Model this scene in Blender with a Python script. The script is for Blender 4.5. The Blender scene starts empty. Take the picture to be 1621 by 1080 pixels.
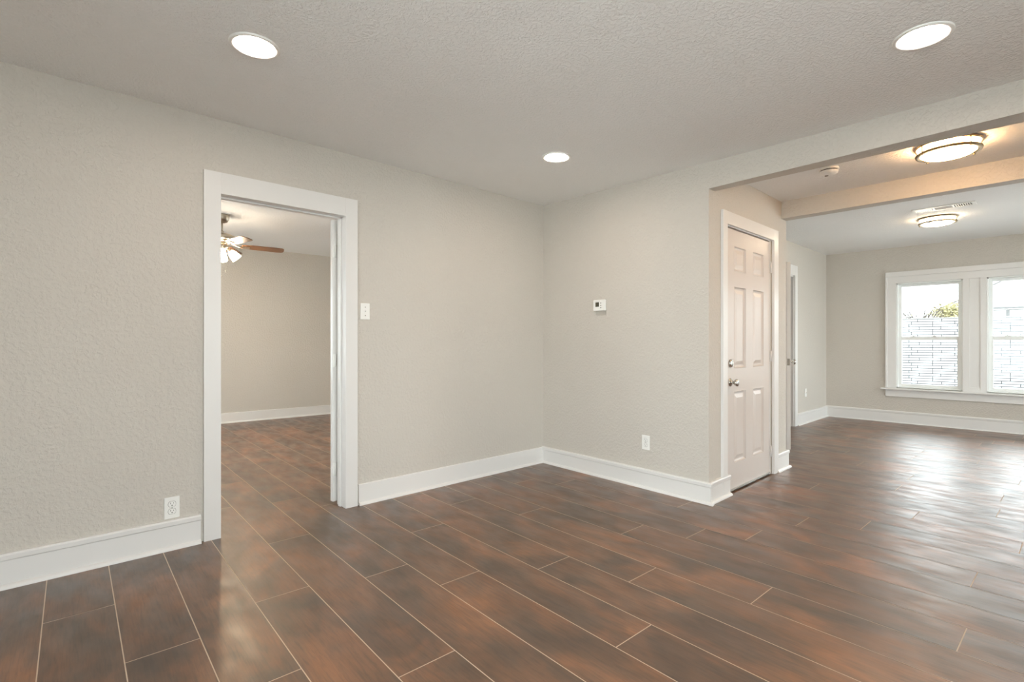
import bpy, bmesh, math, random
from mathutils import Vector, Matrix
random.seed(7)
PI = math.pi
sc = bpy.context.scene
col = sc.collection

# ---------------------------------------------------------------- camera
cam_d = bpy.data.cameras.new('camera'); cam = bpy.data.objects.new('camera', cam_d); col.objects.link(cam)
cam_d.sensor_width = 36.0; cam_d.lens = 36.0 * 800.0 / 1621.0
cam_d.shift_y = (542.3 - 540.0) / 1621.0
cam_d.clip_start = 0.05
cam.location = (-3.542, -3.358, 1.15)
cam.rotation_euler = (PI / 2, 0, math.radians(47.0 - 90.0))
sc.camera = cam

# ---------------------------------------------------------------- world
W_STR = 6.5
w = bpy.data.worlds.new('world'); sc.world = w; w.use_nodes = True
nt = w.node_tree; bg = nt.nodes['Background']
bg.inputs['Color'].default_value = (0.90, 0.965, 1.0, 1); bg.inputs['Strength'].default_value = W_STR

sc.view_settings.view_transform = 'Standard'; sc.view_settings.look = 'None'
sc.view_settings.exposure = 0.25; sc.view_settings.gamma = 1.0; sc.view_settings.use_curve_mapping = False
try:
    cy = sc.cycles
    cy.use_denoising = True; cy.max_bounces = 12; cy.diffuse_bounces = 8; cy.glossy_bounces = 4; cy.transparent_max_bounces = 12
    cy.sample_clamp_indirect = 8.0
except Exception: pass

# lamp powers (emission strengths of the lit lenses)
E_RECESS = 90.0
E_HALL = 52.0
E_DINING = 27.0
E_FAN = 30.0
E_BULB = 1000.0

# ---------------------------------------------------------------- materials
def srgb(r, g, b):
    f = lambda c: (c / 255 / 12.92) if c / 255 <= 0.04045 else ((c / 255 + 0.055) / 1.055) ** 2.4
    return (f(r), f(g), f(b), 1)
def mat(name, color, rough=0.5, metal=0.0, spec=0.5, emis=None, estr=0.0, coat=0.0):
    m = bpy.data.materials.new(name); m.use_nodes = True
    b = m.node_tree.nodes['Principled BSDF']
    b.inputs['Base Color'].default_value = color; b.inputs['Roughness'].default_value = rough
    b.inputs['Metallic'].default_value = metal; b.inputs['Specular IOR Level'].default_value = spec
    b.inputs['Coat Weight'].default_value = coat
    if emis: b.inputs['Emission Color'].default_value = emis; b.inputs['Emission Strength'].default_value = estr
    return m
def textured(name, color, scale=60, dist=0.004, rough=0.75, detail=3, scale2=None, mottling=0.03, spec=0.3, strength=0.6):
    """paint with a hand-textured (orange peel / knockdown) surface"""
    m = mat(name, color, rough, spec=spec); t = m.node_tree; b = t.nodes['Principled BSDF']
    tc = t.nodes.new('ShaderNodeTexCoord')
    n1 = t.nodes.new('ShaderNodeTexNoise'); n1.inputs['Scale'].default_value = scale; n1.inputs['Detail'].default_value = detail
    n1.inputs['Roughness'].default_value = 0.55; t.links.new(tc.outputs['Object'], n1.inputs['Vector'])
    rmp = t.nodes.new('ShaderNodeMapRange'); rmp.interpolation_type = 'SMOOTHSTEP'
    rmp.inputs['From Min'].default_value = 0.42; rmp.inputs['From Max'].default_value = 0.62
    t.links.new(n1.outputs['Fac'], rmp.inputs['Value'])
    bp = t.nodes.new('ShaderNodeBump'); bp.inputs['Strength'].default_value = strength; bp.inputs['Distance'].default_value = dist
    t.links.new(rmp.outputs['Result'], bp.inputs['Height']); t.links.new(bp.outputs['Normal'], b.inputs['Normal'])
    n2 = t.nodes.new('ShaderNodeTexNoise'); n2.inputs['Scale'].default_value = 1.3; n2.inputs['Detail'].default_value = 2
    t.links.new(tc.outputs['Object'], n2.inputs['Vector'])
    mx = t.nodes.new('ShaderNodeMix'); mx.data_type = 'RGBA'
    c = color
    mx.inputs['A'].default_value = (c[0] * (1 - mottling), c[1] * (1 - mottling), c[2] * (1 - mottling), 1)
    mx.inputs['B'].default_value = (min(1, c[0] * (1 + mottling)), min(1, c[1] * (1 + mottling)), min(1, c[2] * (1 + mottling)), 1)
    t.links.new(n2.outputs['Fac'], mx.inputs['Factor']); t.links.new(mx.outputs['Result'], b.inputs['Base Color'])
    return m
M = {}
WALLC = srgb(205, 199, 190)
M['wall'] = textured('wall_paint', WALLC, 55, 0.003, 0.7, 3)
M['wall_rough'] = textured('wall_paint_coarse', WALLC, 48, 0.0028, 0.6, 4, strength=0.6)
M['ceil'] = textured('ceiling_paint', srgb(240, 240, 239), 70, 0.003, 0.85, 3)
M['trim'] = mat('trim_gloss_white', srgb(228, 226, 223), 0.3, spec=0.5)
M['door_paint'] = mat('closet_door_paint', srgb(212, 203, 196), 0.3)
M['plastic'] = mat('white_plastic', srgb(240, 239, 235), 0.35)
M['vinyl'] = mat('window_vinyl', srgb(240, 242, 240), 0.35)
M['dark'] = mat('dark_slot', srgb(38, 34, 30), 0.7)
M['grey'] = mat('grey_mark', srgb(120, 115, 108), 0.6)
M['lcd'] = mat('lcd_grey_green', srgb(84, 80, 66), 0.25)
M['nickel'] = mat('brushed_nickel', srgb(190, 180, 165), 0.28, metal=1.0)
M['brass_nickel'] = mat('satin_nickel_ring', srgb(160, 142, 110), 0.35, metal=1.0)
M['steel'] = mat('steel', srgb(200, 198, 192), 0.2, metal=1.0)
M['rubber'] = mat('rubber_sweep', srgb(70, 64, 58), 0.6)
M['led'] = mat('led_lens', (1, 1, 1, 1), 0.4, emis=(1.0, 0.86, 0.74, 1), estr=E_RECESS)
M['hall_glass'] = mat('lit_white_glass_hall', (1, 1, 1, 1), 0.3, emis=(1.0, 0.60, 0.29, 1), estr=E_HALL)
M['dining_glass'] = mat('lit_white_glass_dining', (1, 1, 1, 1), 0.3, emis=(1.0, 0.80, 0.56, 1), estr=E_DINING)
M['shade_glass'] = mat('lit_frosted_shade', (1, 1, 1, 1), 0.3, emis=(1.0, 0.80, 0.58, 1), estr=E_FAN)
M['bulb'] = mat('lit_bulb', (1, 1, 1, 1), 0.3, emis=(1.0, 0.74, 0.46, 1), estr=E_BULB)
M['brick_joint'] = mat('mortar', srgb(120, 118, 116), 0.9)
M['bark'] = mat('bark', srgb(62, 54, 46), 0.9)
M['leaf'] = mat('yellow_green_leaf', srgb(150, 143, 104), 0.7)
M['siding'] = mat('white_siding', srgb(238, 238, 236), 0.7)
M['fascia'] = mat('grey_fascia', srgb(60, 58, 56), 0.6)

def wood_blade():
    m = mat('fan_blade_walnut', srgb(118, 78, 48), 0.4); t = m.node_tree; b = t.nodes['Principled BSDF']
    tc = t.nodes.new('ShaderNodeTexCoord'); mp = t.nodes.new('ShaderNodeMapping'); mp.inputs['Scale'].default_value = (2, 40, 2)
    n = t.nodes.new('ShaderNodeTexNoise'); n.inputs['Scale'].default_value = 3; n.inputs['Detail'].default_value = 4
    r = t.nodes.new('ShaderNodeValToRGB'); r.color_ramp.elements[0].color = srgb(92, 64, 42); r.color_ramp.elements[1].color = srgb(130, 92, 62)
    r.color_ramp.elements[0].position = .35; r.color_ramp.elements[1].position = .65
    t.links.new(tc.outputs['Object'], mp.inputs['Vector']); t.links.new(mp.outputs['Vector'], n.inputs['Vector'])
    t.links.new(n.outputs['Fac'], r.inputs['Fac']); t.links.new(r.outputs['Color'], b.inputs['Base Color'])
    return m
M['blade'] = wood_blade()

def glass():
    m = bpy.data.materials.new('window_glass'); m.use_nodes = True; t = m.node_tree
    t.nodes.remove(t.nodes['Principled BSDF']); out = t.nodes['Material Output']
    tr = t.nodes.new('ShaderNodeBsdfTransparent'); tr.inputs['Color'].default_value = (0.96, 0.98, 0.975, 1)
    gl = t.nodes.new('ShaderNodeBsdfGlossy'); gl.inputs['Roughness'].default_value = 0.02
    fr = t.nodes.new('ShaderNodeFresnel'); fr.inputs['IOR'].default_value = 1.45
    mx = t.nodes.new('ShaderNodeMixShader')
    t.links.new(fr.outputs['Fac'], mx.inputs['Fac']); t.links.new(tr.outputs[0], mx.inputs[1]); t.links.new(gl.outputs[0], mx.inputs[2])
    t.links.new(mx.outputs[0], out.inputs['Surface'])
    return m
M['glass'] = glass()

def plank_material():
    m = bpy.data.materials.new('hand_scraped_laminate'); m.use_nodes = True; t = m.node_tree; b = t.nodes['Principled BSDF']; L = t.links
    uv = t.nodes.new('ShaderNodeUVMap'); uv.uv_map = 'plank'
    at = t.nodes.new('ShaderNodeAttribute'); at.attribute_name = 'tone'
    def noise(scale, mapping, detail=4, rough=.55, dist=0.0):
        mp = t.nodes.new('ShaderNodeMapping'); mp.inputs['Scale'].default_value = mapping
        n = t.nodes.new('ShaderNodeTexNoise'); n.inputs['Scale'].default_value = scale; n.inputs['Detail'].default_value = detail
        n.inputs['Roughness'].default_value = rough; n.inputs['Distortion'].default_value = dist
        L.new(uv.outputs['UV'], mp.inputs['Vector']); L.new(mp.outputs['Vector'], n.inputs['Vector']); return n
    def ramp(fac, stops):
        r = t.nodes.new('ShaderNodeValToRGB'); e = r.color_ramp.elements
        while len(e) > 1: e.remove(e[-1])
        e[0].position = stops[0][0]; e[0].color = stops[0][1]
        for p, c in stops[1:]:
            k = e.new(p); k.color = c
        L.new(fac, r.inputs['Fac']); return r
    def mix(mode, fac, a, bb):
        x = t.nodes.new('ShaderNodeMix'); x.data_type = 'RGBA'; x.blend_type = mode
        if isinstance(fac, float): x.inputs['Factor'].default_value = fac
        else: L.new(fac, x.inputs['Factor'])
        L.new(a, x.inputs['A']); L.new(bb, x.inputs['B']); return x
    big = noise(2.6, (1.5, 0.8, 1), 3, .5, .8)
    base = ramp(big.outputs['Fac'], [(.28, srgb(72, 50, 31)), (.42, srgb(92, 63, 39)), (.54, srgb(116, 77, 47)), (.68, srgb(144, 94, 57)), (.82, srgb(104, 73, 47))])
    patch = noise(3.6, (1.6, .7, 1), 3, .5, .6)
    pr = ramp(patch.outputs['Fac'], [(.46, (0, 0, 0, 1)), (.72, (1, 1, 1, 1))])
    greyc = t.nodes.new('ShaderNodeRGB'); greyc.outputs[0].default_value = srgb(78, 63, 49)
    x1 = t.nodes.new('ShaderNodeMix'); x1.data_type = 'RGBA'
    ml = t.nodes.new('ShaderNodeMath'); ml.operation = 'MULTIPLY'; ml.inputs[1].default_value = .55
    L.new(pr.outputs['Color'], ml.inputs[0]); L.new(ml.outputs[0], x1.inputs['Factor']); L.new(base.outputs['Color'], x1.inputs['A']); L.new(greyc.outputs[0], x1.inputs['B'])
    grain = noise(9, (9, .8, 1), 6, .65, .4)
    gr = ramp(grain.outputs['Fac'], [(.34, (.62, .62, .62, 1)), (.5, (1, 1, 1, 1)), (.7, (1.18, 1.15, 1.1, 1))])
    x2 = mix('MULTIPLY', .85, x1.outputs['Result'], gr.outputs['Color'])
    streak = noise(30, (5, .22, 1), 3, .6, .2)
    sr = ramp(streak.outputs['Fac'], [(.25, (.72, .70, .68, 1)), (.60, (1.04, 1.04, 1.04, 1))])
    x3 = mix('MULTIPLY', .7, x2.outputs['Result'], sr.outputs['Color'])
    tn = ramp(at.outputs['Fac'], [(0, (.84, .86, .88, 1)), (1, (1.14, 1.10, 1.05, 1))])
    x4 = mix('MULTIPLY', 1.0, x3.outputs['Result'], tn.outputs['Color'])
    L.new(x4.outputs['Result'], b.inputs['Base Color'])
    rn = noise(6, (2, .8, 1), 3, .5, .2)
    rr = t.nodes.new('ShaderNodeMapRange'); rr.inputs['To Min'].default_value = 0.36; rr.inputs['To Max'].default_value = 0.50
    rr.inputs['From Min'].default_value = .3; rr.inputs['From Max'].default_value = .7
    L.new(rn.outputs['Fac'], rr.inputs['Value']); L.new(rr.outputs['Result'], b.inputs['Roughness'])
    cr = t.nodes.new('ShaderNodeMapRange'); cr.inputs['To Min'].default_value = 0.36; cr.inputs['To Max'].default_value = 0.48
    cr.inputs['From Min'].default_value = .35; cr.inputs['From Max'].default_value = .65
    L.new(rn.outputs['Fac'], cr.inputs['Value']); L.new(cr.outputs['Result'], b.inputs['Coat Roughness'])
    b.inputs['Specular IOR Level'].default_value = 0.38; b.inputs['Coat Weight'].default_value = 0.95; b.inputs['Coat Roughness'].default_value = 0.36; b.inputs['Coat IOR'].default_value = 1.55
    bn = noise(6, (22, 2.6, 1), 4, .6, .6)
    bp = t.nodes.new('ShaderNodeBump'); bp.inputs['Strength'].default_value = .25; bp.inputs['Distance'].default_value = .002
    L.new(bn.outputs['Fac'], bp.inputs['Height']); L.new(bp.outputs['Normal'], b.inputs['Normal'])
    return m
M['plank'] = plank_material()
M['seam'] = mat('plank_seam', srgb(222, 204, 184), 0.8, spec=0.1)

def shingle_material(name, c1, c2, sx, sy, mo=0.007):
    m = mat(name, c1, 0.9); t = m.node_tree; b = t.nodes['Principled BSDF']
    uv = t.nodes.new('ShaderNodeUVMap'); uv.uv_map = 'run'
    br = t.nodes.new('ShaderNodeTexBrick'); br.inputs['Scale'].default_value = 1.0
    br.inputs['Brick Width'].default_value = sx; br.inputs['Row Height'].default_value = sy
    br.inputs['Mortar Size'].default_value = mo; br.inputs['Mortar Smooth'].default_value = 0.1
    br.offset = 0.37; br.offset_frequency = 3; br.squash = 1.12; br.squash_frequency = 2
    br.inputs['Color1'].default_value = c1; br.inputs['Color2'].default_value = c1; br.inputs['Mortar'].default_value = c2
    t.links.new(uv.outputs['UV'], br.inputs['Vector']); t.links.new(br.outputs['Color'], b.inputs['Base Color'])
    return m
M['white_brick'] = shingle_material('painted_white_brick', srgb(166, 167, 168), srgb(52, 52, 54), 0.46, 0.072, 0.011)
M['roof'] = shingle_material('pale_roof_shingles', srgb(150, 146, 144), srgb(90, 86, 84), 0.9, 0.14)
M['concrete'] = mat('pale_concrete', srgb(236, 234, 230), 0.9)  # ground tone lightened to bounce daylight up to the ceilings

# ---------------------------------------------------------------- mesh helpers
class MB:
    def __init__(s): s.v = []; s.f = []; s.sm = []
    def add(s, vs, fs, smooth=False):
        o = len(s.v); s.v += [tuple(v) for v in vs]; s.f += [tuple(i + o for i in f) for f in fs]; s.sm += [smooth] * len(fs); return s
    def box(s, x0, x1, y0, y1, z0, z1):
        x0, x1 = sorted((x0, x1)); y0, y1 = sorted((y0, y1)); z0, z1 = sorted((z0, z1))
        return s.add([(x0, y0, z0), (x1, y0, z0), (x1, y1, z0), (x0, y1, z0), (x0, y0, z1), (x1, y0, z1), (x1, y1, z1), (x0, y1, z1)],
                     [(0, 3, 2, 1), (4, 5, 6, 7), (0, 1, 5, 4), (1, 2, 6, 5), (2, 3, 7, 6), (3, 0, 4, 7)])
    def quadwall(s, p0, p1, t, z0, z1):
        """wall slab from p0 to p1 in plan; thickness t to the left of the direction"""
        d = Vector(p1) - Vector(p0); n = Vector((-d.y, d.x)).normalized() * t
        a, b = Vector(p0), Vector(p1); c, e = b + n, a + n
        pl = [a, b, c, e]
        return s.add([(p.x, p.y, z0) for p in pl] + [(p.x, p.y, z1) for p in pl],
                     [(0, 3, 2, 1), (4, 5, 6, 7), (0, 1, 5, 4), (1, 2, 6, 5), (2, 3, 7, 6), (3, 0, 4, 7)])
    def prism(s, poly, z0, z1):
        n = len(poly)
        return s.add([(x, y, z0) for x, y in poly] + [(x, y, z1) for x, y in poly],
                     [tuple(reversed(range(n))), tuple(range(n, 2 * n))] + [(i, (i + 1) % n, n + (i + 1) % n, n + i) for i in range(n)])
    def lathe(s, prof, n=40, c=(0, 0, 0), axis='z', smooth=True, caps=True):
        """profile [(r, h)] turned about an axis through c"""
        vs = []; k = len(prof)
        for i in range(n):
            a = 2 * PI * i / n
            for r, h in prof:
                p = (r * math.cos(a), r * math.sin(a), h)
                if axis == 'x': p = (h, p[0], p[1])
                if axis == 'y': p = (p[1], h, p[0])
                vs.append((p[0] + c[0], p[1] + c[1], p[2] + c[2]))
        fs = [(i * k + j, ((i + 1) % n) * k + j, ((i + 1) % n) * k + j + 1, i * k + j + 1) for i in range(n) for j in range(k - 1)]
        s.add(vs, fs, smooth)
        if caps:
            o = len(s.v) - len(vs)
            for j in (0, k - 1):
                if prof[j][0] > 1e-5: s.f.append(tuple(o + i * k + j for i in range(n))); s.sm.append(False)
        return s
    def tube(s, pts, r, n=10, caps=True):
        pts = [Vector(p) for p in pts]; rings = []
        rr = r if isinstance(r, (list, tuple)) else [r] * len(pts)
        up = None
        for i, p in enumerate(pts):
            d = (pts[min(i + 1, len(pts) - 1)] - pts[max(i - 1, 0)]).normalized()
            if up is None: up = d.orthogonal().normalized()
            up = (up - d * up.dot(d)).normalized(); sd = d.cross(up)
            rings.append([p + (up * math.cos(2 * PI * k / n) + sd * math.sin(2 * PI * k / n)) * rr[i] for k in range(n)])
        vs = [v for rg in rings for v in rg]
        fs = [(i * n + k, i * n + (k + 1) % n, (i + 1) * n + (k + 1) % n, (i + 1) * n + k) for i in range(len(pts) - 1) for k in range(n)]
        s.add(vs, fs, True)
        if caps:
            o = len(s.v) - len(vs); s.f.append(tuple(o + k for k in reversed(range(n)))); s.sm.append(False)
            s.f.append(tuple(o + (len(pts) - 1) * n + k for k in range(n))); s.sm.append(False)
        return s
    def sweep(s, path, prof, end0=None, end1=None):
        """profile [(out, z)] run along a plan path, mitred; 'out' is to the right of travel"""
        P = [Vector(p) for p in path]; rows = []
        for i, p in enumerate(P):
            if i == 0: d = (P[1] - P[0]).normalized(); m = Vector((d.y, -d.x))
            elif i == len(P) - 1: d = (P[-1] - P[-2]).normalized(); m = Vector((d.y, -d.x))
            else:
                d0 = (p - P[i - 1]).normalized(); d1 = (P[i + 1] - p).normalized()
                n0 = Vector((d0.y, -d0.x)); n1 = Vector((d1.y, -d1.x)); m = (n0 + n1); m = m / m.dot(n0)
            rows.append([(p.x + m.x * o, p.y + m.y * o, z) for o, z in prof])
        k = len(prof); vs = [v for r in rows for v in r]
        fs = [(i * k + j, (i + 1) * k + j, (i + 1) * k + (j + 1) % k, i * k + (j + 1) % k) for i in range(len(P) - 1) for j in range(k)]
        fs += [tuple(range(k)), tuple(reversed(range((len(P) - 1) * k, len(P) * k)))]
        return s.add(vs, fs)
    def xf(s, m):
        s.v = [tuple(m @ Vector(v)) for v in s.v]; return s
    def build(s, name, m, parent=None, bevel=0, flip=False):
        me = bpy.data.meshes.new(name); me.from_pydata(s.v, [], s.f)
        me.polygons.foreach_set('use_smooth', s.sm); me.materials.append(m); me.update()
        bm = bmesh.new(); bm.from_mesh(me); bmesh.ops.recalc_face_normals(bm, faces=bm.faces); bm.to_mesh(me); bm.free()
        o = bpy.data.objects.new(name, me); col.objects.link(o)
        if parent is not None: o.parent = parent
        if bevel:
            b = o.modifiers.new('bevel', 'BEVEL'); b.width = bevel; b.segments = 2; b.limit_method = 'ANGLE'
        return o
def empty(name, loc=(0, 0, 0), rz=0.0):
    o = bpy.data.objects.new(name, None); o.empty_display_size = .1; col.objects.link(o); o.location = loc; o.rotation_euler = (0, 0, rz); return o
def tag(o, label, cat=None, group=None, kind=None):
    o['label'] = label
    if cat: o['category'] = cat
    if group: o['group'] = group
    if kind: o['kind'] = kind
    return o
def struct(o, label, cat): return tag(o, label, cat, None, 'structure')

# ================================================================ SETTING
ZR = 2.85                                    # top of all walls
SK = 0.036                                   # the thermostat wall runs slightly out of square: x = SK*y
def zc(y): return 2.465 + 0.0185 * y         # living room ceiling falls a little towards the viewer
# ---- floor: planks laid along one direction, joints as in the room
TH = math.radians(1.96); UW = 0.2340; U0 = -0.943; PL = 1.525
def uv2xy(u, v): return (u * math.cos(TH) + v * math.sin(TH), -u * math.sin(TH) + v * math.cos(TH))
joint = {-3.52: -.66, -3.28: -1.20, -3.04: -1.646, -2.80: -1.05, -2.567: -1.914, -2.336: -1.145, -2.10: -1.45, -1.871: -.772, -1.642: -1.632, -1.41: -.49,
         -1.175: -.965, -.943: -1.62, -.711: -1.91, -.476: -2.15, -.23: -3.10, 0: -2.255, .24: -2.54, .475: -3.215, .74: -2.705, .98: -2.02, 1.24: -3.06,
         1.47: -2.47, 1.70: -3.04, 1.94: -2.46, 2.17: -2.03, 2.40: -1.56, 2.66: -2.435, 2.90: -1.755, 3.18: -2.30}
def build_floor():
    me = bpy.data.meshes.new('floor'); bm = bmesh.new()
    uvl = bm.loops.layers.uv.new('plank'); tl = bm.loops.layers.float_color.new('tone') if hasattr(bm.loops.layers, 'float_color') else bm.loops.layers.color.new('tone')
    g = 0.0019
    for n in range(-19, 34):
        ua = U0 + n * UW; ub = ua + UW
        v0 = None
        for k, vv in joint.items():
            if abs(k - ua) < 0.09: v0 = vv
        if v0 is None: v0 = random.uniform(0, PL)
        k0 = math.floor((-6.2 - v0) / PL)
        v = v0 + k0 * PL
        while v < 6.2:
            r = random.random(); ou, ov = random.uniform(0, 50), random.uniform(0, 50)
            cs = [(ua + g, v + g), (ub - g, v + g), (ub - g, v + PL - g), (ua + g, v + PL - g)]
            vs = [bm.verts.new((*uv2xy(*c), 0.0)) for c in cs]
            f = bm.faces.new(vs)
            for lp, c in zip(f.loops, cs):
                lp[uvl].uv = (c[0] + ou, c[1] + ov); lp[tl] = (r, r, r, 1)
            f.material_index = 0
            v += PL
    a = [(-5.2, -5.6), (6.0, -5.6), (6.0, 5.4), (-5.2, 5.4)]
    for z, flip in ((-0.0012, False), (-0.12, True)):
        vs = [bm.verts.new((x, y, z)) for x, y in a]
        f = bm.faces.new(vs if not flip else vs[::-1]); f.material_index = 1
        for lp in f.loops: lp[tl] = (0, 0, 0, 1)
    bm.to_mesh(me); bm.free(); me.materials.append(M['plank']); me.materials.append(M['seam'])
    o = bpy.data.objects.new('floor', me); col.objects.link(o)
    return struct(o, 'dark brown hand-scraped wood plank floor running through all rooms', 'floor')
build_floor()

XW, YS = -4.75, -5.0                          # walls behind and to the right of the camera
WA = 0.12                                     # thickness of the doorway wall
DX0, DX1, DZ = -2.767, -2.0, 2.025            # doorway opening
# ---- left wall with the doorway
b = MB(); b.box(XW - .12, DX0 - .012, 0, WA, 0, ZR); b.box(DX1 + .012, 0.0, 0, WA, 0, ZR); b.box(DX0 - .012, DX1 + .012, 0, WA, DZ + .012, ZR)
struct(b.build('wall_left', M['wall_rough']), 'beige textured wall with the cased doorway on the left', 'wall')
# ---- thermostat wall + closet block
bx, by = SK * -1.681, -1.681
b = MB(); b.prism([(0, WA), (0, 0), (bx, by), (bx + .12, by), (.12, WA)], 0, ZR)
struct(b.build('wall_center', M['wall']), 'beige wall between the left corner and the closet door', 'wall')
LX0, LX1, LZ = 0.255, 1.125, 2.035            # closet door opening
cy0 = -1.672
b = MB(); b.box(bx + .12, LX0, -1.676, -1.56, 0, ZR); b.box(LX1, 1.49, cy0, -1.56, 0, ZR); b.box(LX0, LX1, cy0, -1.56, LZ, ZR); b.box(1.37, 1.49, -1.56, -.93, 0, ZR)
b.box(LX0 - .02, LX1 + .02, -1.56, -1.54, 0, ZR)
struct(b.build('wall_closet', M['wall']), 'short textured wall holding the white closet door', 'wall')
# ---- far room left wall with a doorway
OX0, OX1 = 3.05, 3.99
b = MB(); b.box(1.37, OX0, -.93, -.81, 0, ZR); b.box(OX1, 5.56, -.93, -.81, 0, ZR); b.box(OX0, OX1, -.93, -.81, 2.06, ZR)
struct(b.build('wall_dining_left', M['wall']), 'grey beige wall of the far room behind the open white door', 'wall')
b = MB(); b.box(OX0 - .4, OX1 + .4, 0.02, 0.10, 0, ZR); b.box(OX0 - .4, OX0 - .3, -.81, .02, 0, ZR); b.box(OX1 + .3, OX1 + .4, -.81, .02, 0, ZR); b.box(OX0 - .4, OX1 + .4, -.81, .02, 2.5, ZR)
struct(b.build('wall_utility', M['wall']), 'beige walls of the small room behind the open door', 'wall')
# ---- far wall with windows
WX = 5.44
wins = [(-1.815, -2.53), (-2.765, -3.48)]     # y of each window opening
extra = [(-4.02, -4.62)]
WZ0, WZ1 = 0.505, 1.995
def pierced(b, x0, x1, y0, y1, holes, z0, z1, along='y'):
    cur = y1
    for hy1, hy0, hz0, hz1 in sorted([(max(h[:2]), min(h[:2]), h[2], h[3]) for h in holes], reverse=True):
        if along == 'y':
            b.box(x0, x1, hy1, cur, z0, z1); b.box(x0, x1, hy0, hy1, z0, hz0); b.box(x0, x1, hy0, hy1, hz1, z1)
        else:
            b.box(hy1, cur, x0, x1, z0, z1); b.box(hy0, hy1, x0, x1, z0, hz0); b.box(hy0, hy1, x0, x1, hz1, z1)
        cur = hy0
    if along == 'y': b.box(x0, x1, y0, cur, z0, z1)
    else: b.box(y0, cur, x0, x1, z0, z1)
b = MB(); pierced(b, WX, WX + .13, YS - .13, -.81, [(a, c, WZ0, WZ1) for a, c in wins] + [(-4.85, -3.95, .3, 2.2)], 0, ZR)
struct(b.build('wall_far', M['wall']), 'grey beige far wall with the double window', 'wall')
# ---- right wall (out of the picture) with three windows, back wall with one
RW = [(-3.6, -2.2), (2.3, 4.6)]
b = MB(); pierced(b, YS - .13, YS, XW - .13, WX, [(-4.3, -1.5, .12, 2.25), (1.75, 5.25, .15, 2.3)], 0, ZR, along='x')
struct(b.build('wall_right', M['wall']), 'beige wall on the right, outside the picture', 'wall')
b = MB(); pierced(b, XW - .13, XW, YS, 0, [(-4.6, -1.7, .12, 2.3)], 0, ZR)
struct(b.build('wall_back', M['wall']), 'beige wall behind the viewer', 'wall')
# ---- bedroom seen through the doorway
b = MB()
fa, fb = (-4.4, 4.61 + .06 * 4.257), (0.6, 4.61 - .06 * .743)
yb_ = lambda x: 4.70 - .0587 * (x + 1.676)
for x0, x1, z0, z1 in ((-4.4, -4.1, 0, ZR), (-4.1, -2.5, 0, .5), (-4.1, -2.5, 2.2, ZR), (-2.5, .6, 0, ZR)):
    b.quadwall((x0, yb_(x0)), (x1, yb_(x1)), .12, z0, z1)
struct(b.build('wall_bedroom_far', M['wall']), 'beige far wall of the bedroom seen through the doorway', 'wall')
b = MB(); pierced(b, -4.42, -4.30, WA, 4.9, [(.9, 4.2, .3, 2.25)], 0, ZR)
struct(b.build('wall_bedroom_left', M['wall']), 'beige left wall of the bedroom', 'wall')
b = MB(); pierced(b, .3, .42, WA, 4.7, [(1.0, 3.8, .4, 2.2)], 0, ZR)
struct(b.build('wall_bedroom_right', M['wall']), 'beige right wall of the bedroom', 'wall')
# ---- ceilings
b = MB()
y0, y1 = YS - .13, 0.0
b.add([(XW - .13, y0, zc(y0)), (SK * y0 + .02, y0, zc(y0)), (.02, y1, zc(y1)), (XW - .13, y1, zc(y1)),
       (XW - .13, y0, ZR), (SK * y0 + .02, y0, ZR), (.02, y1, ZR), (XW - .13, y1, ZR)],
      [(0, 3, 2, 1), (4, 5, 6, 7), (0, 1, 5, 4), (1, 2, 6, 5), (2, 3, 7, 6), (3, 0, 4, 7)])
struct(b.build('ceiling', M['ceil']), 'off-white textured ceiling of the near room with recessed lights', 'ceiling')
b = MB(); b.box(-.05, 1.42, YS - .1, -1.57, 2.425, ZR)
struct(b.build('ceiling_hall', M['ceil']), 'narrow warm-lit ceiling strip between the two beams', 'ceiling')
b = MB(); b.box(1.43, 5.5, YS - .1, -.85, 2.512, ZR)
struct(b.build('ceiling_dining', M['ceil']), 'white ceiling of the far room with vent and flush light', 'ceiling')
b = MB(); b.box(-4.4, .4, WA, 4.85, 2.535, ZR)
struct(b.build('ceiling_bedroom', M['ceil']), 'white ceiling of the bedroom with the fan', 'ceiling')
b = MB(); b.box(-5.1, 5.8, -5.4, 5.2, ZR, ZR + .06)  # unseen cap added to keep sky light out from above
struct(b.build('sky_block', M['ceil']), 'unseen slab above all the rooms, added to block the sky', 'ceiling')
# ---- the two dropped beams
ye = YS
b = MB(); b.prism([(bx, by), (SK * ye, ye), (.035, ye), (.035, by)], 2.247, ZR)
struct(b.build('beam_near', M['wall_rough']), 'dropped beige header crossing the ceiling at the near opening', 'beam')
b = MB(); b.box(1.37, 1.49, ye, cy0, 2.272, ZR)
struct(b.build('beam_far', M['wall_rough']), 'second dropped header, in warm light behind the near one', 'beam')

# ---- baseboards
def base_prof(h, t): return [(0, 0), (t, 0), (t, h - .034), (t + .005, h - .028), (t + .006, h - .008), (t + .001, h), (0, h)]
def flat_prof(h, t): return [(0, 0), (t, 0), (t, h - .004), (t - .004, h), (0, h)]
def qr_prof(t, r): return [(t, 0)] + [(t + r * math.cos(a), r * math.sin(a)) for a in [i * PI / 12 for i in range(7)]]
def baseboard(name, path, h, label, t=.018, r=.02, cap=True):
    b = MB(); b.sweep(path, base_prof(h, t) if cap else flat_prof(h, t)); o = b.build(name, M['trim'])
    struct(o, label, 'baseboard')
    q = MB(); q.sweep(path, qr_prof(t, r)); q.build('quarter_round', M['trim'], o)
    return o
baseboard('baseboard_left', [(XW, 0), (-2.87, 0)], .162, 'tall white baseboard left of the doorway')
baseboard('baseboard_left_inner', [(-1.90, 0), (0.0, 0)], .146, 'white baseboard between the doorway and the room corner', cap=False, t=.012)
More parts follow.
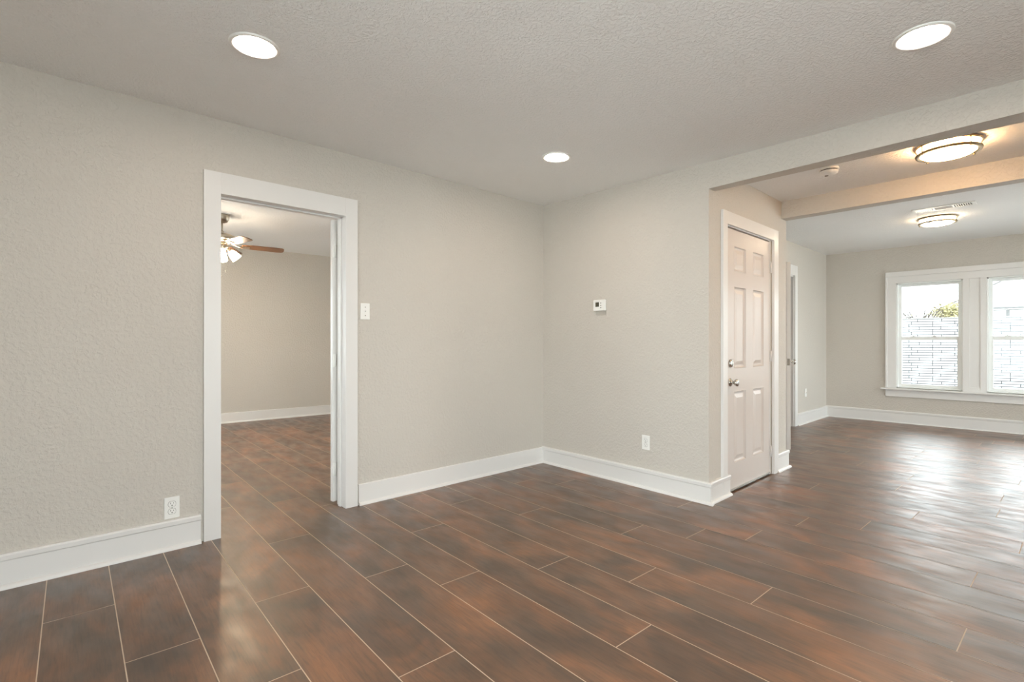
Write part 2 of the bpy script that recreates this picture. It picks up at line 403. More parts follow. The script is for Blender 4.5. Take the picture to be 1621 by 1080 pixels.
baseboard('baseboard_center', [(0, 0), (bx, by), (bx + .02, -1.676), (.262, -1.676)], .152, 'white baseboard wrapping round the corner beside the closet door')
baseboard('baseboard_closet', [(1.215, cy0), (1.49, cy0), (1.49, -.93)], .16, 'short white baseboard right of the closet door')
baseboard('baseboard_dining_left', [(OX1 + .1, -.93), (WX, -.93)], .165, 'white baseboard beside the open door in the far room')
baseboard('baseboard_far', [(WX, -.93), (WX, YS)], .168, 'white baseboard under the double window', r=.012)
baseboard('baseboard_bedroom', [(-4.3, 4.70 + .0587 * (4.3 - 1.676)), (.3, 4.70 - .0587 * (1.676 + .3))], .142, 'white baseboard of the bedroom seen through the doorway', cap=False)

# ---- door 1: cased doorway, leaf folded back into the bedroom
def casing(x0, x1, z1, wdt, yf, t, ztop, side=-1, left_w=None):
    """door casing on the face y=yf of a wall, standing proud by t toward side"""
    b = MB(); ya, yb = yf, yf + side * t
    lw = left_w or wdt
    b.box(x0 - lw, x0, ya, yb, 0, ztop); b.box(x1, x1 + wdt, ya, yb, 0, ztop); b.box(x0, x1, ya, yb, z1, ztop)
    return b
d1 = empty('door_1', (0, 0, 0)); struct(d1, 'tall white-cased doorway open to the bedroom', 'door')
casing(DX0, DX1, DZ, .088, 0, .02, 2.15).build('casing', M['trim'], d1, bevel=.0008)
b = MB(); b.box(DX0 - .012, DX0, -.001, WA + .001, 0, DZ); b.box(DX1, DX1 + .012, -.001, WA + .001, 0, DZ); b.box(DX0 - .012, DX1 + .012, -.001, WA + .001, DZ, DZ + .012)
b.build('jamb', M['trim'], d1, bevel=.0015)
b = MB(); b.box(DX0, DX0 + .011, .045, .08, 0, DZ); b.box(DX1 - .011, DX1, .045, .08, 0, DZ); b.box(DX0, DX1, .045, .08, DZ - .011, DZ)
b.build('door_stop', M['trim'], d1, bevel=.002)
lf = MB(); lf.box(-2.028, -1.26, WA + .012, WA + .047, .02, 2.02)
lf = lf.build('door_leaf', M['trim'], d1, bevel=.002)
for z in (.25, 1.02, 1.80):
    h = MB(); h.lathe([(.006, -.045), (.006, .045)], 12, (-2.012, WA + .006, z)); h.box(-2.027, -2.004, WA + .010, WA + .0125, z - .045, z + .045)
    h.build('hinge', M['plastic'], d1)
casing(DX0, DX1, DZ, .088, WA, .02, 2.15, side=1)

# ---- six panel leaf
def panel_leaf(W, H, T, panels, name, m, parent, y0=0.0, both=True):
    xs = sorted({0, W} | {p[0] for p in panels} | {p[1] for p in panels}); zs = sorted({0, H} | {p[2] for p in panels} | {p[3] for p in panels})
    b = MB(); P = {(round(a, 4), round(c, 4)): 1 for a, c in []}
    isp = lambda xa, xb, za, zb: any(p[0] - 1e-6 <= xa and xb <= p[1] + 1e-6 and p[2] - 1e-6 <= za and zb <= p[3] + 1e-6 for p in panels)
    for sgn, yy in ((-1, 0.0), (1, T)):
        for i in range(len(xs) - 1):
            for j in range(len(zs) - 1):
                xa, xb, za, zb = xs[i], xs[i + 1], zs[j], zs[j + 1]
                if not isp(xa, xb, za, zb):
                    b.add([(xa, yy, za), (xb, yy, za), (xb, yy, zb), (xa, yy, zb)], [(0, 1, 2, 3)])
                else:
                    rings = [(0, 0), (.004, -.002), (.010, .010), (.018, .014), (.026, .014), (.056, .003), (.060, .003)]
                    prev = None
                    for ins, dep in rings:
                        y = yy - sgn * dep if sgn < 0 else yy - dep
                        y = yy + (dep if sgn < 0 else -dep)
                        r = [(xa + ins, y, za + ins), (xb - ins, y, za + ins), (xb - ins, y, zb - ins), (xa + ins, y, zb - ins)]
                        if prev: b.add(prev + r, [(k, (k + 1) % 4, 4 + (k + 1) % 4, 4 + k) for k in range(4)])
                        prev = r
                    b.add(prev, [(0, 1, 2, 3)])
    b.add([(0, 0, 0), (0, T, 0), (0, T, H), (0, 0, H)], [(0, 1, 2, 3)]); b.add([(W, 0, 0), (W, T, 0), (W, T, H), (W, 0, H)], [(0, 3, 2, 1)])
    b.add([(0, 0, 0), (W, 0, 0), (W, T, 0), (0, T, 0)], [(0, 1, 2, 3)]); b.add([(0, 0, H), (W, 0, H), (W, T, H), (0, T, H)], [(0, 3, 2, 1)])
    b.xf(Matrix.Translation((0, y0, 0)))
    o = b.build(name, m, parent)
    bm = bmesh.new(); bm.from_mesh(o.data); bmesh.ops.remove_doubles(bm, verts=bm.verts, dist=1e-5); bmesh.ops.recalc_face_normals(bm, faces=bm.faces); bm.to_mesh(o.data); bm.free()
    return o
def knob(parent, name, c, ax=(0, -1, 0), s=1.0, mt=None):
    b = MB(); b.lathe([(.0, 0), (.031, 0), (.032, .004), (.026, .009), (.012, .012), (.010, .026), (.016, .032), (.025, .040), (.028, .050), (.026, .058), (.016, .063), (.0, .064)], 28)
    m = Vector((0, 0, 1)).rotation_difference(Vector(ax)).to_matrix().to_4x4()
    b.xf(Matrix.Translation(c) @ m @ Matrix.Scale(s, 4)); return b.build(name, mt or M['steel'], parent)
d2 = empty('door_2'); struct(d2, 'closed white six-panel closet door with knob and deadbolt', 'door')
b = casing(LX0 - .04, LX1 + .012, 2.04, .098, -1.674, .022, 2.135, left_w=.075); b.build('casing', M['trim'], d2, bevel=.0012)
b = MB(); b.box(LX0 - .042, LX0 - .001, -1.673, -1.57, 0, 2.04); b.box(1.1085, LX1 + .012, -1.667, -1.57, 0, 2.04); b.box(1.09, 1.112, -1.628, -1.57, 0, 2.04); b.box(LX0 - .042, LX1 + .012, -1.673, -1.57, LZ - .002, 2.041)
b.build('jamb', M['trim'], d2)
pn = [(.125, .350), (.485, .710)]; zz = [(.195, .755), (.93, 1.568), (1.685, 1.88)]
leaf2 = panel_leaf(.84, 2.005, .035, [(a, c, z0, z1) for a, c in pn for z0, z1 in zz], 'door_leaf', M['door_paint'], d2)
leaf2.location = (.262, -1.667, .018)
knob(leaf2, 'door_knob', (.058, 0, .826))
b = MB(); b.lathe([(0, 0), (.031, 0), (.032, .004), (.029, .012), (.024, .016), (0, .017)], 28)
b.box(-.004, .004, -.014, .014, .015, .024)
b.xf(Matrix.Translation((.058, 0, .972)) @ Vector((0, 0, 1)).rotation_difference(Vector((0, -1, 0))).to_matrix().to_4x4()); b.build('deadbolt', M['steel'], leaf2)
for z in (.20, 1.03, 1.80):
    h = MB(); h.lathe([(.0075, -.045), (.0075, .045)], 14, (1.1125, -1.676, z)); h.lathe([(.004, .045), (.006, .05), (.003, .055)], 12, (1.1125, -1.676, z))
    h.box(1.098, 1.128, -1.669, -1.6675, z - .045, z + .045)
    h.build('hinge', M['trim'], d2)
b = MB(); b.box(.262, 1.10, -1.669, -1.640, .002, .018); b.build('door_sweep', M['rubber'], d2)
b = MB(); b.box(.262, 1.10, -1.6785, -1.669, .012, .024); b.build('sweep_rail', M['steel'], d2)
# ---- door 3: leaf standing open in the far room
d3 = empty('door_3'); struct(d3, 'white door standing open edge-on in the far room', 'door')
b = MB(); b.box(OX0 - .09, OX0, -.93, -.95, 0, 2.2); b.box(OX1, OX1 + .1, -.93, -.95, 0, 2.2); b.box(OX0, OX1, -.93, -.95, 2.06, 2.2)
b.build('casing', M['trim'], d3, bevel=.002)
b = MB(); b.box(OX0, OX0 + .012, -.931, -.809, 0, 2.06); b.box(OX1 - .012, OX1, -.931, -.809, 0, 2.06); b.box(OX0, OX1, -.931, -.809, 2.048, 2.06)
b.build('jamb', M['trim'], d3)
ang = math.atan2(.50, .775)                  # leaf direction from free edge to hinge
leaf3 = panel_leaf(.92, 1.995, .040, [(a, c, z0, z1) for a, c in [(.13, .39), (.53, .79)] for z0, z1 in zz], 'door_leaf', M['trim'], d3)
leaf3.location = (2.280, -1.452, .012); leaf3.rotation_euler = (0, 0, ang)
knob(leaf3, 'door_knob', (.062, 0, .93), (0, -1, 0))
knob(leaf3, 'door_knob', (.062, .04, .93), (0, 1, 0))
b = MB(); b.box(-.0015, .001, .008, .032, .895, .965); b.box(-.006, -.001, .013, .027, .92, .94); b.build('latch_plate', M['steel'], leaf3)
b = MB(); b.box(.03, .09, -.003, 0, 1.0, 1.045); b.build('lock_plate', M['steel'], leaf3)

# ---- windows
trim = MB()
ya, yb = -1.69, -3.605
xf_ = WX - .02
trim.box(xf_, WX, wins[0][0], ya, WZ0 - .01, WZ1); trim.box(xf_, WX, yb, wins[1][1], WZ0 - .01, WZ1)
trim.box(xf_, WX, yb, ya, WZ1, 2.09)
trim.box(xf_, WX, wins[1][0], -2.703, WZ0 - .01, WZ1); trim.box(xf_, WX, -2.598, wins[0][1], WZ0 - .01, WZ1)
trim.box(xf_, WX, -2.703, -2.598, WZ0 - .01, WZ0 + .05); trim.box(xf_ + .008, WX, -2.703, -2.598, WZ0 + .05, WZ1)
t1 = trim.build('trim_1', M['trim'], bevel=.0015); struct(t1, 'white casing surrounding the double window', 'trim')
b = MB(); b.box(xf_ - .012, WX, ya + .0005, ya - .022, WZ0, 2.0899); b.box(xf_ - .012, WX, yb - .0005, yb + .022, WZ0, 2.0899); b.box(xf_ - .012, WX, yb, ya, 2.09, 2.160)
b.build('back_band', M['trim'], t1, bevel=.003)
b = MB(); b.box(WX - .07, WX + .06, -3.66, -1.637, .474, .496); b.build('window_stool', M['trim'], t1, bevel=.006)
b = MB(); b.box(WX - .018, WX, -3.605, -1.69, .374, .474); b.build('apron', M['trim'], t1, bevel=.003)
def window(y1, y0, name, label):
    e = empty(name, (WX, (y0 + y1) / 2, WZ0)); struct(e, label, 'window')
    c = (y0 + y1) / 2
    L = lambda mb: mb.xf(Matrix.Translation((-WX, -c, -WZ0)))
    b = MB()
    for (a0, a1, z0, z1) in ((y1 - .018, y1, WZ0, WZ1), (y0, y0 + .018, WZ0, WZ1), (y0, y1, WZ1 - .018, WZ1), (y0, y1, WZ0 - .008, WZ0 + .012)):
        b.box(WX + .0, WX + .13, a0, a1, z0, z1)
    L(b).build('window_frame', M['vinyl'], e, bevel=.002)
    zm = 1.207; i0, i1 = y0 + .018, y1 - .018
    def sash(z0, z1, x, st, nm, top, bot):
        b = MB(); b.box(x, x + .028, i1 - st, i1, z0, z1); b.box(x, x + .028, i0, i0 + st, z0, z1); b.box(x, x + .028, i0 + st, i1 - st, z1 - top, z1); b.box(x, x + .028, i0 + st, i1 - st, z0, z0 + bot)
        s = L(b).build(nm, M['vinyl'], e, bevel=.002)
        g = MB(); g.box(x + .012, x + .016, i0 + st - .004, i1 - st + .004, z0 + bot - .004, z1 - top + .004); L(g).build('glass_pane', M['glass'], s)
        return s
    sash(zm - .015, WZ1 - .018, WX + .065, .034, 'upper_sash', .034, .040)
    lo = sash(WZ0 + .012, zm + .022, WX + .030, .040, 'lower_sash', .046, .042)
    for dy in (.33, -.12):
        k = MB(); k.box(WX + .020, WX + .045, c + dy * .5 - .028, c + dy * .5 + .028, zm + .022, zm + .030); k.lathe([(.012, 0), (.012, .010), (.004, .014)], 16, (WX + .032, c + dy * .5, zm + .028))
        L(k).build('sash_lock', M['vinyl'], e)
    return e
window(wins[0][0], wins[0][1], 'window_1', 'white double-hung window on the left of the pair')
window(wins[1][0], wins[1][1], 'window_2', 'white double-hung window on the right, cut by the picture edge')
# unseen windows, added or enlarged to let more daylight into the rooms
def unseen_window(name, label, x0, x1, y0, y1, z0, z1, along):
    e = empty(name, (0, 0, 0)); struct(e, label, 'window'); b = MB(); g = MB()
    if along == 'x':
        ym = (y0 + y1) / 2
        for a, c in ((x0, x0 + .05), (x1 - .05, x1), ((x0 + x1) / 2 - .03, (x0 + x1) / 2 + .03)): b.box(a, c, ym - .03, ym + .03, z0, z1)
        for a, c in ((z0, z0 + .05), (z1 - .05, z1), ((z0 + z1) / 2 - .02, (z0 + z1) / 2 + .02)): b.box(x0, x1, ym - .03, ym + .03, a, c)
        g.box(x0 + .04, x1 - .04, ym - .003, ym + .003, z0 + .04, z1 - .04)
    else:
        xm = (x0 + x1) / 2
        for a, c in ((y0, y0 + .05), (y1 - .05, y1), ((y0 + y1) / 2 - .03, (y0 + y1) / 2 + .03)): b.box(xm - .03, xm + .03, a, c, z0, z1)
        for a, c in ((z0, z0 + .05), (z1 - .05, z1), ((z0 + z1) / 2 - .02, (z0 + z1) / 2 + .02)): b.box(xm - .03, xm + .03, y0, y1, a, c)
        g.box(xm - .003, xm + .003, y0 + .04, y1 - .04, z0 + .04, z1 - .04)
    b.build('window_frame', M['vinyl'], e); g.build('glass_pane', M['glass'], e)
unseen_window('window_3', 'unseen near room window, enlarged to let in more daylight', -4.3, -1.5, YS - .13, YS, .12, 2.25, 'x')
unseen_window('window_4', 'unseen far room window, enlarged to let in more daylight', 1.75, 5.25, YS - .13, YS, .15, 2.3, 'x')
unseen_window('window_5', 'unseen window behind the viewer, sized for the daylight it lets in', XW - .13, XW, -4.6, -1.7, .12, 2.3, 'y')
unseen_window('window_6', 'unseen bedroom window, enlarged to let in more daylight', -4.42, -4.30, .9, 4.2, .3, 2.25, 'y')
unseen_window('added_window_7', 'unseen window added to the far wall for daylight and floor glare', WX, WX + .13, -4.85, -3.95, .3, 2.2, 'y')
unseen_window('added_window_8', 'unseen second bedroom window, added to brighten the bedroom', -4.1, -2.5, 4.80, 4.86, .5, 2.2, 'x')
unseen_window('added_window_9', 'unseen third bedroom window, added to brighten the bedroom', .3, .42, 1.0, 3.8, .4, 2.2, 'y')
# daylight portals in the window openings (guide sky light only, give off none)
def portal(c, rot, sx, sy):
    l = bpy.data.lights.new('daylight_portal', 'AREA'); l.shape = 'RECTANGLE'; l.size = sx; l.size_y = sy; l.cycles.is_portal = True
    o = bpy.data.objects.new('daylight_portal', l); col.objects.link(o); o.location = c; o.rotation_euler = rot
for a, c in wins: portal((WX + .14, (a + c) / 2, 1.25), (0, PI / 2, 0), 1.5, abs(a - c))
portal((-2.9, YS - .14, 1.185), (PI / 2, 0, 0), 2.8, 2.13)
portal((3.5, YS - .14, 1.225), (PI / 2, 0, 0), 3.5, 2.15)
portal((XW - .14, -3.15, 1.21), (0, -PI / 2, 0), 2.18, 2.9)
portal((WX + .14, -4.4, 1.25), (0, PI / 2, 0), 1.9, .9)
portal((.43, 2.4, 1.3), (0, PI / 2, 0), 1.8, 2.8)
portal((-4.43, 2.55, 1.275), (0, -PI / 2, 0), 1.95, 3.3)

# ================================================================ FIXTURES
# recessed lights
def recessed(x, y, label):
    e = empty('recessed_light', (x, y, zc(y))); e.rotation_euler = (math.atan(.0185), 0, 0)
    tag(e, label, 'ceiling light', 'recessed lights of the near room')
    b = MB(); b.lathe([(.078, .004), (.080, -.003), (.088, -.007), (.097, -.007), (.102, -.004), (.103, .004)], 56); b.build('trim_ring', M['plastic'], e)
    b = MB(); b.lathe([(0, -.0035), (.040, -.0035), (.079, -.0025), (.079, .004), (0, .004)], 56, caps=False); b.build('lens', M['led'], e)
    return e
recessed(-2.857, -.975, 'round recessed ceiling light nearest the doorway')
recessed(-.905, -.985, 'smaller-looking recessed ceiling light near the room corner')
recessed(-.89, -2.99, 'recessed ceiling light at the top right, before the near beam')
recessed(-2.86, -2.99, 'recessed ceiling light above the viewer, outside the picture')
# flush mounts
def flush(x, y, z, r, gm, label, rot):
    e = empty('flush_mount_light', (x, y, z)); tag(e, label, 'ceiling light', 'double-ring flush lights'); e.rotation_euler = (0, 0, rot)
    s = r / .165
    b = MB(); b.lathe([(.150, .002), (.150, -.004), (.165, -.004), (.167, -.010), (.165, -.016), (.150, -.016), (.150, -.004)], 64, caps=False); b.xf(Matrix.Scale(s, 4)); b.build('upper_ring', M['brass_nickel'], e)
    b = MB(); b.lathe([(.138, -.048), (.160, -.048), (.163, -.054), (.160, -.062), (.138, -.062), (.136, -.055), (.138, -.048)], 64, caps=False); b.xf(Matrix.Scale(s, 4)); b.build('lower_ring', M['brass_nickel'], e)
    b = MB(); b.lathe([(.149, .0), (.149, -.030), (.142, -.050), (.137, -.058), (.120, -.070), (.080, -.079), (.040, -.083), (0, -.084)], 64, caps=False); b.xf(Matrix.Scale(s, 4)); b.build('glass_diffuser', gm, e)
    for k in range(4):
        a = PI / 2 * k + .3; p = MB(); p.tube([(.160 * math.cos(a), .160 * math.sin(a), -.012), (.160 * math.cos(a), .160 * math.sin(a), -.055)], .0035, 8)
        p.lathe([(.007, 0), (.007, .006), (.0, .008)], 10, (.160 * math.cos(a), .160 * math.sin(a), -.068)); p.xf(Matrix.Scale(s, 4)); p.build('post', M['brass_nickel'], e)
    return e
flush(.715, -2.895, 2.425, .170, M['hall_glass'], 'larger-looking double-ring flush light between the two beams', .5)
flush(3.62, -2.49, 2.512, .170, M['dining_glass'], 'double-ring flush light in the far room behind the vent', 1.0)
# smoke detector
e = empty('smoke_detector', (.675, -2.235, 2.425)); tag(e, 'round white smoke detector on the ceiling between the beams', 'smoke detector')
b = MB(); b.lathe([(0, 0), (.062, 0), (.064, -.012), (.060, -.016), (.056, -.016), (.0, -.016)], 40, caps=False); b.build('base', M['plastic'], e)
b = MB(); b.lathe([(.056, -.022), (.060, -.024), (.057, -.036), (.046, -.043), (.020, -.046), (0, -.046)], 40, caps=False); b.lathe([(.056, -.022), (0, -.022)], 40, caps=False); b.build('cover', M['plastic'], e)
b = MB(); b.lathe([(.052, -.014), (.052, -.024)], 40, caps=False)
for k in range(10):
    a = 2 * PI * k / 10
    b.box(-.003, .003, -.003, .003, -.03, -.03)
b = MB(); b.lathe([(.053, -.014), (.053, -.024)], 40, caps=False); b.build('vent_slot', M['dark'], e)
b = MB(); b.lathe([(.012, -.045), (.012, -.049), (0, -.049)], 18, (.02, .02, 0), caps=False); b.build('test_button', M['grey'], e)
# ceiling vent
e = empty('ceiling_vent', (3.095, -2.60, 2.512)); tag(e, 'long white air vent with three louvre sections before the far flush light', 'vent')
VL, VW = .245, .085
b = MB(); zt, zb = .0, -.008
inn = .058
b.box(-VW, -inn, -VL, VL, zb, zt); b.box(inn, VW, -VL, VL, zb, zt); b.box(-inn, inn, -VL, -VL + .03, zb, zt); b.box(-inn, inn, VL - .03, VL, zb, zt)
for yy in (-.075, .075): b.box(-inn, inn, yy - .008, yy + .008, zb, zt)
b.build('frame', M['plastic'], e, bevel=.002)
b = MB(); b.box(-inn, inn, -VL + .03, VL - .03, -.001, .001); b.build('duct_opening', M['dark'], e)
def slat(cx, cyy, lx, ly, tilt, axis):
    s = MB(); s.box(-lx, lx, -ly, ly, -.0008, .0008); s.xf(Matrix.Translation((cx, cyy, -.005)) @ Matrix.Rotation(tilt, 4, axis)); return s
for k in range(7):
    slat(-.048 + .016 * k, 0, .008, .066, .55, 'Y').build('louvre', M['plastic'], e)
for k in range(8):
    slat(0, .096 + .017 * k, inn, .0078, -.6, 'X').build('louvre', M['plastic'], e)
    slat(0, -.096 - .017 * k, inn, .0078, .6, 'X').build('louvre', M['plastic'], e)
# thermostat on wall_center (local frame: x along wall, -y out)
def wall_frame(name, x, y, z, rz): return empty(name, (x, y, z), rz)
rzB = math.atan(SK); RB = -PI / 2 - rzB      # local +x runs along -y, local -y points into the room (-x)
def onB(y): return (SK * y, y)
th = wall_frame('thermostat', *onB(-.705), 1.468, RB); tag(th, 'small white thermostat with a grey screen on the beige wall', 'thermostat')
b = MB(); b.box(-.052, .060, -.006, 0, -.082, .052); b.build('wall_plate', mat('plate_beige_grey', srgb(190, 184, 174), .5), th, bevel=.002)
b = MB(); b.box(-.062, .062, -.028, -.004, -.047, .047); b.build('housing', M['plastic'], th, bevel=.005)
b = MB(); b.box(-.036, .002, -.0292, -.027, -.012, .026); b.build('screen', M['lcd'], th, bevel=.001)
for zz_ in (.018, -.002, -.022):
    b = MB(); b.box(.018, .026, -.030, -.027, zz_ - .004, zz_ + .004); b.build('button', M['grey'], th, bevel=.001)
b = MB(); b.box(-.036, .012, -.0288, -.027, .035, .0365); b.build('label_strip', M['grey'], th)
# outlets
def outlet(x, y, z, rz, label, s=1.0):
    e = wall_frame('power_outlet', x, y, z, rz); tag(e, label, 'outlet', 'duplex wall outlets'); e.scale = (s, s, s)
    b = MB(); b.box(-.035, .035, -.0055, 0, -.057, .057); b.build('cover_plate', M['plastic'], e, bevel=.0025)
    for dz in (.0195, -.0195):
        r = MB(); pts = []
        for i in range(32):
            a = 2 * PI * i / 32; px, pz = .0172 * math.cos(a), max(-.0142, min(.0142, .0172 * math.sin(a))); pts.append((px, pz))
        n = len(pts); r.add([(p[0], -.0075, p[1] + dz) for p in pts] + [(p[0], -.003, p[1] + dz) for p in pts], [tuple(range(n))] + [(i, (i + 1) % n, n + (i + 1) % n, n + i) for i in range(n)])
        ro = r.build('receptacle', M['plastic'], e)
        rim = MB(); n = 32
        rim.add([(p[0] * 1.09, -.0058, p[1] * 1.09 + dz) for p in pts] + [(p[0], -.0058, p[1] + dz) for p in pts], [(i, (i + 1) % n, n + (i + 1) % n, n + i) for i in range(n)]); rim.build('rim', M['grey'], ro)
        sl = MB(); sl.box(-.0078, -.0055, -.0082, -.007, dz + .001, dz + .009); sl.box(.0055, .0075, -.0082, -.007, dz + .002, dz + .008)
        sl.lathe([(.0028, -.0082), (.0028, -.007)], 12, (0, 0, dz - .0065), axis='y'); sl.build('socket_slot', M['dark'], ro)
    b = MB(); b.lathe([(0, -.0066), (.0028, -.0066), (.003, -.005)], 12, (0, 0, 0), axis='y', caps=False); b.build('screw', M['steel'], e)
    return e
outlet(-3.007, 0, .229, 0, 'white duplex outlet just above the tall left baseboard', 1.04)
outlet(*onB(-1.158), .359, RB, 'white duplex outlet low on the wall beneath the thermostat')
# light switch
e = wall_frame('light_switch', -1.848, 0, 1.372, 0); tag(e, 'white toggle light switch right of the doorway casing', 'light switch')
b = MB(); b.box(-.036, .036, -.006, 0, -.058, .058); b.build('cover_plate', M['plastic'], e, bevel=.0025)
b = MB(); b.box(-.006, .006, -.0075, -.004, -.013, .013); b.build('toggle_collar', M['plastic'], e)
b = MB(); b.box(-.004, .004, -.018, -.006, .0, .009); b.xf(Matrix.Rotation(.3, 4, 'X')); b.build('toggle', M['plastic'], e, bevel=.001)
for z in (.030, -.030):
    b = MB(); b.lathe([(0, -.0072), (.0032, -.0072), (.0034, -.005)], 12, (0, 0, z), axis='y', caps=False); b.build('screw', M['grey'], e)
# blank plate in far room
e = wall_frame('cable_plate', 4.47, -.93, .43, 0); tag(e, 'small white cover plate low on the far room left wall', 'wall plate')
b = MB(); b.box(-.036, .036, -.006, 0, -.058, .058); b.build('plate', M['plastic'], e, bevel=.002)
b = MB(); b.lathe([(0, -.012), (.005, -.012), (.005, -.005)], 12, axis='y', caps=False); b.build('connector', M['steel'], e)

# ---------------------------------------------------------------- ceiling fan
FX, FY, FZ = -2.105, 2.80, 2.535
fan = empty('ceiling_fan', (FX, FY, FZ)); tag(fan, 'brushed nickel ceiling fan with brown blades and lit shades, beyond the doorway', 'ceiling fan')
b = MB(); b.lathe([(.0, 0), (.074, 0), (.075, -.010), (.070, -.045), (.052, -.078), (.025, -.088), (0, -.09)], 40, caps=False); b.build('canopy', M['nickel'], fan)
b = MB(); b.lathe([(.0125, -.08), (.0125, -.19)], 20); b.lathe([(.018, -.175), (.022, -.185), (.022, -.205)], 20); b.build('downrod', M['nickel'], fan)
b = MB(); b.lathe([(.0, -.195), (.035, -.198), (.085, -.208), (.125, -.226), (.136, -.244), (.136, -.262), (.128, -.272), (.110, -.278), (.110, -.292), (.094, -.302), (.04, -.306), (0, -.306)], 48, caps=False); b.build('motor_housing', M['nickel'], fan)
for k in range(5):
    a = math.radians(350 + 72 * k)
    R = Matrix.Rotation(a, 4, 'Z') @ Matrix.Translation((0, 0, -.322)) @ Matrix.Rotation(math.radians(0.8), 4, 'Y')
    bl = MB(); n = 10
    outline = [(.19, -.050), (.30, -.060), (.54, -.066), (.598, -.062), (.616, -.045), (.622, .0), (.616, .045), (.598, .062), (.54, .066), (.30, .060), (.19, .050)]
    bl.add([(x, y, -.003) for x, y in outline] + [(x, y, .003) for x, y in outline],
           [tuple(reversed(range(11))), tuple(range(11, 22))] + [(i, (i + 1) % 11, 11 + (i + 1) % 11, 11 + i) for i in range(11)])
    bl.xf(R @ Matrix.Rotation(math.radians(-12), 4, 'X')); bo = bl.build('blade', M['blade'], fan)
    ir = MB(); ir.tube([(.085, 0, .024), (.12, 0, .012), (.16, 0, -.006), (.22, 0, -.008)], [.012, .010, .010, .008], 10); ir.box(.20, .27, -.028, .028, -.010, -.005)
    ir.xf(R @ Matrix.Rotation(math.radians(-12), 4, 'X')); ir.build('blade_iron', M['nickel'], bo)
b = MB(); b.lathe([(0, -.305), (.055, -.305), (.062, -.330), (.066, -.352), (.052, -.375), (.028, -.392), (.012, -.40), (0, -.402)], 36, caps=False); b.build('light_fitter', M['nickel'], fan)
for k, adeg in enumerate((345, 75, 165, 255)):
    a = math.radians(adeg)
    S = Matrix.Rotation(a, 4, 'Z') @ Matrix.Translation((.052, 0, -.362)) @ Matrix.Rotation(math.radians(-42), 4, 'Y')
    arm = MB(); arm.lathe([(.012, .0), (.014, -.02), (.022, -.028), (.024, -.052), (0, -.052)], 18, caps=False); arm.xf(S); ao = arm.build('lamp_arm', M['nickel'], fan)
    sh = MB(); sh.lathe([(.024, -.040), (.033, -.052), (.041, -.070), (.047, -.100), (.054, -.140), (.051, -.140), (.044, -.100), (.038, -.072), (.030, -.058), (.0, -.056)], 32, caps=False); sh.xf(S); sh.build('glass_shade', M['shade_glass'], ao)
    bu = MB(); bu.lathe([(0, -.057), (.011, -.062), (.014, -.075), (.024, -.100), (.022, -.115), (.012, -.125), (0, -.127)], 20, caps=False); bu.xf(S); bu.build('bulb', M['bulb'], ao)
for dx, ln in ((.02, .60), (-.02, .66)):
    b = MB(); b.tube([(dx + .012, -.02, -.385), (dx + .012, -.02, -ln)], .0014, 6); b.lathe([(0, 0), (.005, -.006), (.005, -.02), (0, -.026)], 10, (dx + .012, -.02, -ln), caps=False); b.build('pull_chain', M['nickel'], fan)

# ================================================================ OUTSIDE
b = MB(); b.box(-30, 60, -40, 40, -.75, -.65); struct(b.build('ground', M['concrete']), 'pale ground outside the windows, lightened to reflect daylight indoors', 'ground')
# white brick garden wall
def uv_wall(o, ax_u, ax_v):
    me = o.data; u = me.uv_layers.new(name='run')
    for p in me.polygons:
        for li in p.loop_indices:
            c = me.vertices[me.loops[li].vertex_index].co
            u.data[li].uv = (Vector(ax_u).dot(c), Vector(ax_v).dot(c))
gw = MB(); gw.box(-7, 7, -.12, .12, -.67, 1.80); gw = gw.build('garden_wall', M['white_brick']); gw.location = (14.6, -1.05, 0); gw.rotation_euler = (0, 0, math.radians(101))
uv_wall(gw, (1, 0, 0), (0, 0, 1)); tag(gw, 'white brick wall close outside the double window', 'garden wall')
cp = MB(); cp.box(-7, 7, -.15, .15, 1.80, 1.835); cp.build('coping', M['brick_joint'], gw)
# neighbouring house with a hipped roof
hs = empty('house', (26.2, -2.4, -.65), math.radians(101 - 90)); tag(hs, 'neighbouring house with a pale hipped roof behind the brick wall', 'house')
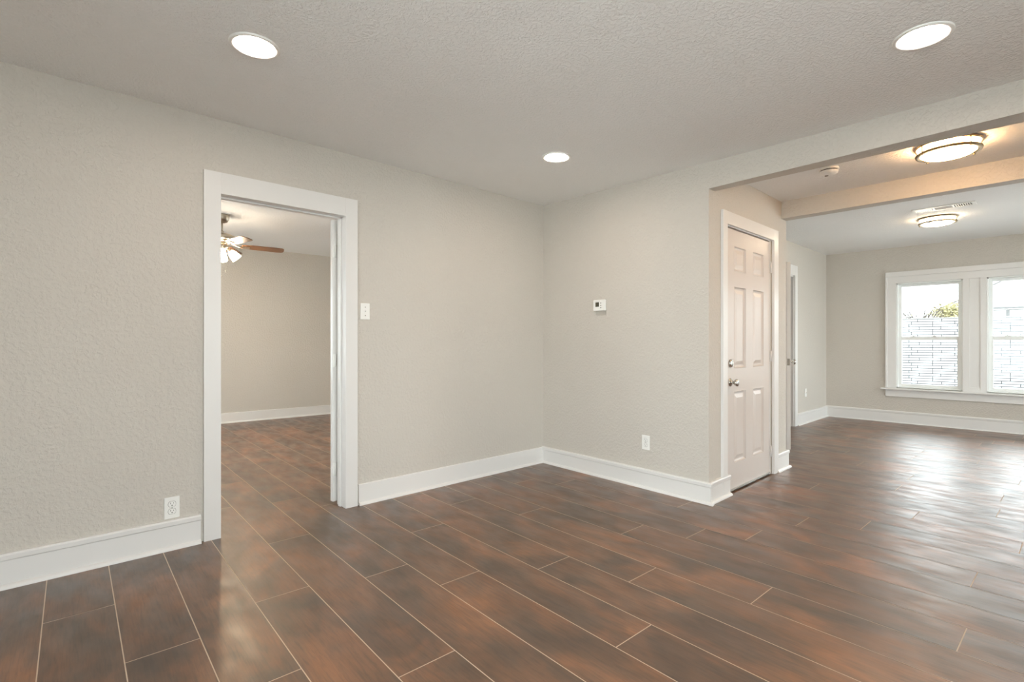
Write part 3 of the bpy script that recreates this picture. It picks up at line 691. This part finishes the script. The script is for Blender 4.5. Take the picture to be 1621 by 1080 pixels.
# local frame: -x faces the window, +y runs left in the picture
b = MB(); b.box(2.2, 9.0, -9.0, 1.6, 0, 3.25); b.build('wall', M['siding'], hs)
ez = 3.28
rf = MB(); rf.add([(0, 2.6, ez), (0, -9.6, ez), (9.6, -9.6, ez), (9.6, 2.6, ez), (4.8, -1.25, ez + 2.15), (4.8, -5.0, ez + 2.15)], [(0, 1, 5, 4), (1, 2, 5), (2, 3, 4, 5), (3, 0, 4), (0, 3, 2, 1)])
rf = rf.build('roof', M['roof'], hs); uv_wall(rf, (0, 1, 0), (.9, 0, .45))
b = MB(); b.box(-.06, .0, -9.65, 2.65, ez - .06, ez + .02); b.box(0, 9.6, 2.6, 2.66, ez - .06, ez + .02); b.build('fascia', M['fascia'], hs)
b = MB()
for p, q in (((0, 2.6, ez), (4.8, -1.25, ez + 2.15)), ((4.8, -1.25, ez + 2.15), (4.8, -5.0, ez + 2.15)), ((0, -9.6, ez), (4.8, -5.0, ez + 2.15))): b.tube([p, q], .035, 8)
b.build('ridge_cap', M['fascia'], hs)
for yy in (.35, -2.4, -5.0):
    b = MB(); b.box(.06, .16, yy - .05, yy + .05, 0, ez - .1); b.build('porch_post', M['fascia'], hs)
# trees beyond the wall: one with pale yellow leaves, one nearly bare
def small_tree(loc, label, leaves, nb, spread, zmax, seed):
    random.seed(seed)
    tr = empty('tree', loc); tag(tr, label, 'tree')
    tk = MB(); tk.tube([(0, 0, 0), (.05, .02, 1.2), (.0, .0, 2.4)], [.09, .07, .045], 10)
    for i in range(nb):
        a = random.uniform(0, 2 * PI); p0 = Vector((0, 0, random.uniform(1.7, 2.5)))
        p1 = Vector((math.cos(a) * spread * .8, math.sin(a) * spread, random.uniform(2.7, zmax)))
        mid = p0.lerp(p1, .5) + Vector((0, 0, -.06)); tk.tube([p0, mid, p1], [.022, .014, .006], 5)
        for j in range(3):
            q0 = mid.lerp(p1, random.uniform(0, .8)); tk.tube([q0, q0 + Vector((random.gauss(0, .1), random.gauss(0, .12), random.uniform(.05, .22)))], [.008, .004], 4)
    tk.build('trunk', M['bark'], tr)
    lv = MB()
    for j in range(leaves):
        c = Vector((random.gauss(0, spread * .45), random.gauss(0, spread * .42), 2.95 + random.gauss(0, .17)))
        if c.z > zmax: continue
        rr_ = random.uniform(.03, .06); R = Matrix.Rotation(random.uniform(0, 6), 3, 'Z') @ Matrix.Rotation(random.uniform(-1.3, 1.3), 3, 'X')
        lv.add([c + R @ Vector(v) for v in ((-rr_, 0, 0), (0, -rr_ * .5, .006), (rr_, 0, 0), (0, rr_ * .5, -.006))], [(0, 1, 2, 3)])
    if leaves: lv.build('foliage', M['leaf'], tr)
small_tree((20.9, -.80, -.65), 'low tree with pale yellow leaves above the brick wall', 1500, 16, .62, 3.38, 3)
small_tree((18.6, -.25, -.65), 'nearly bare small tree left of the yellow one', 26, 22, .58, 3.15, 5)
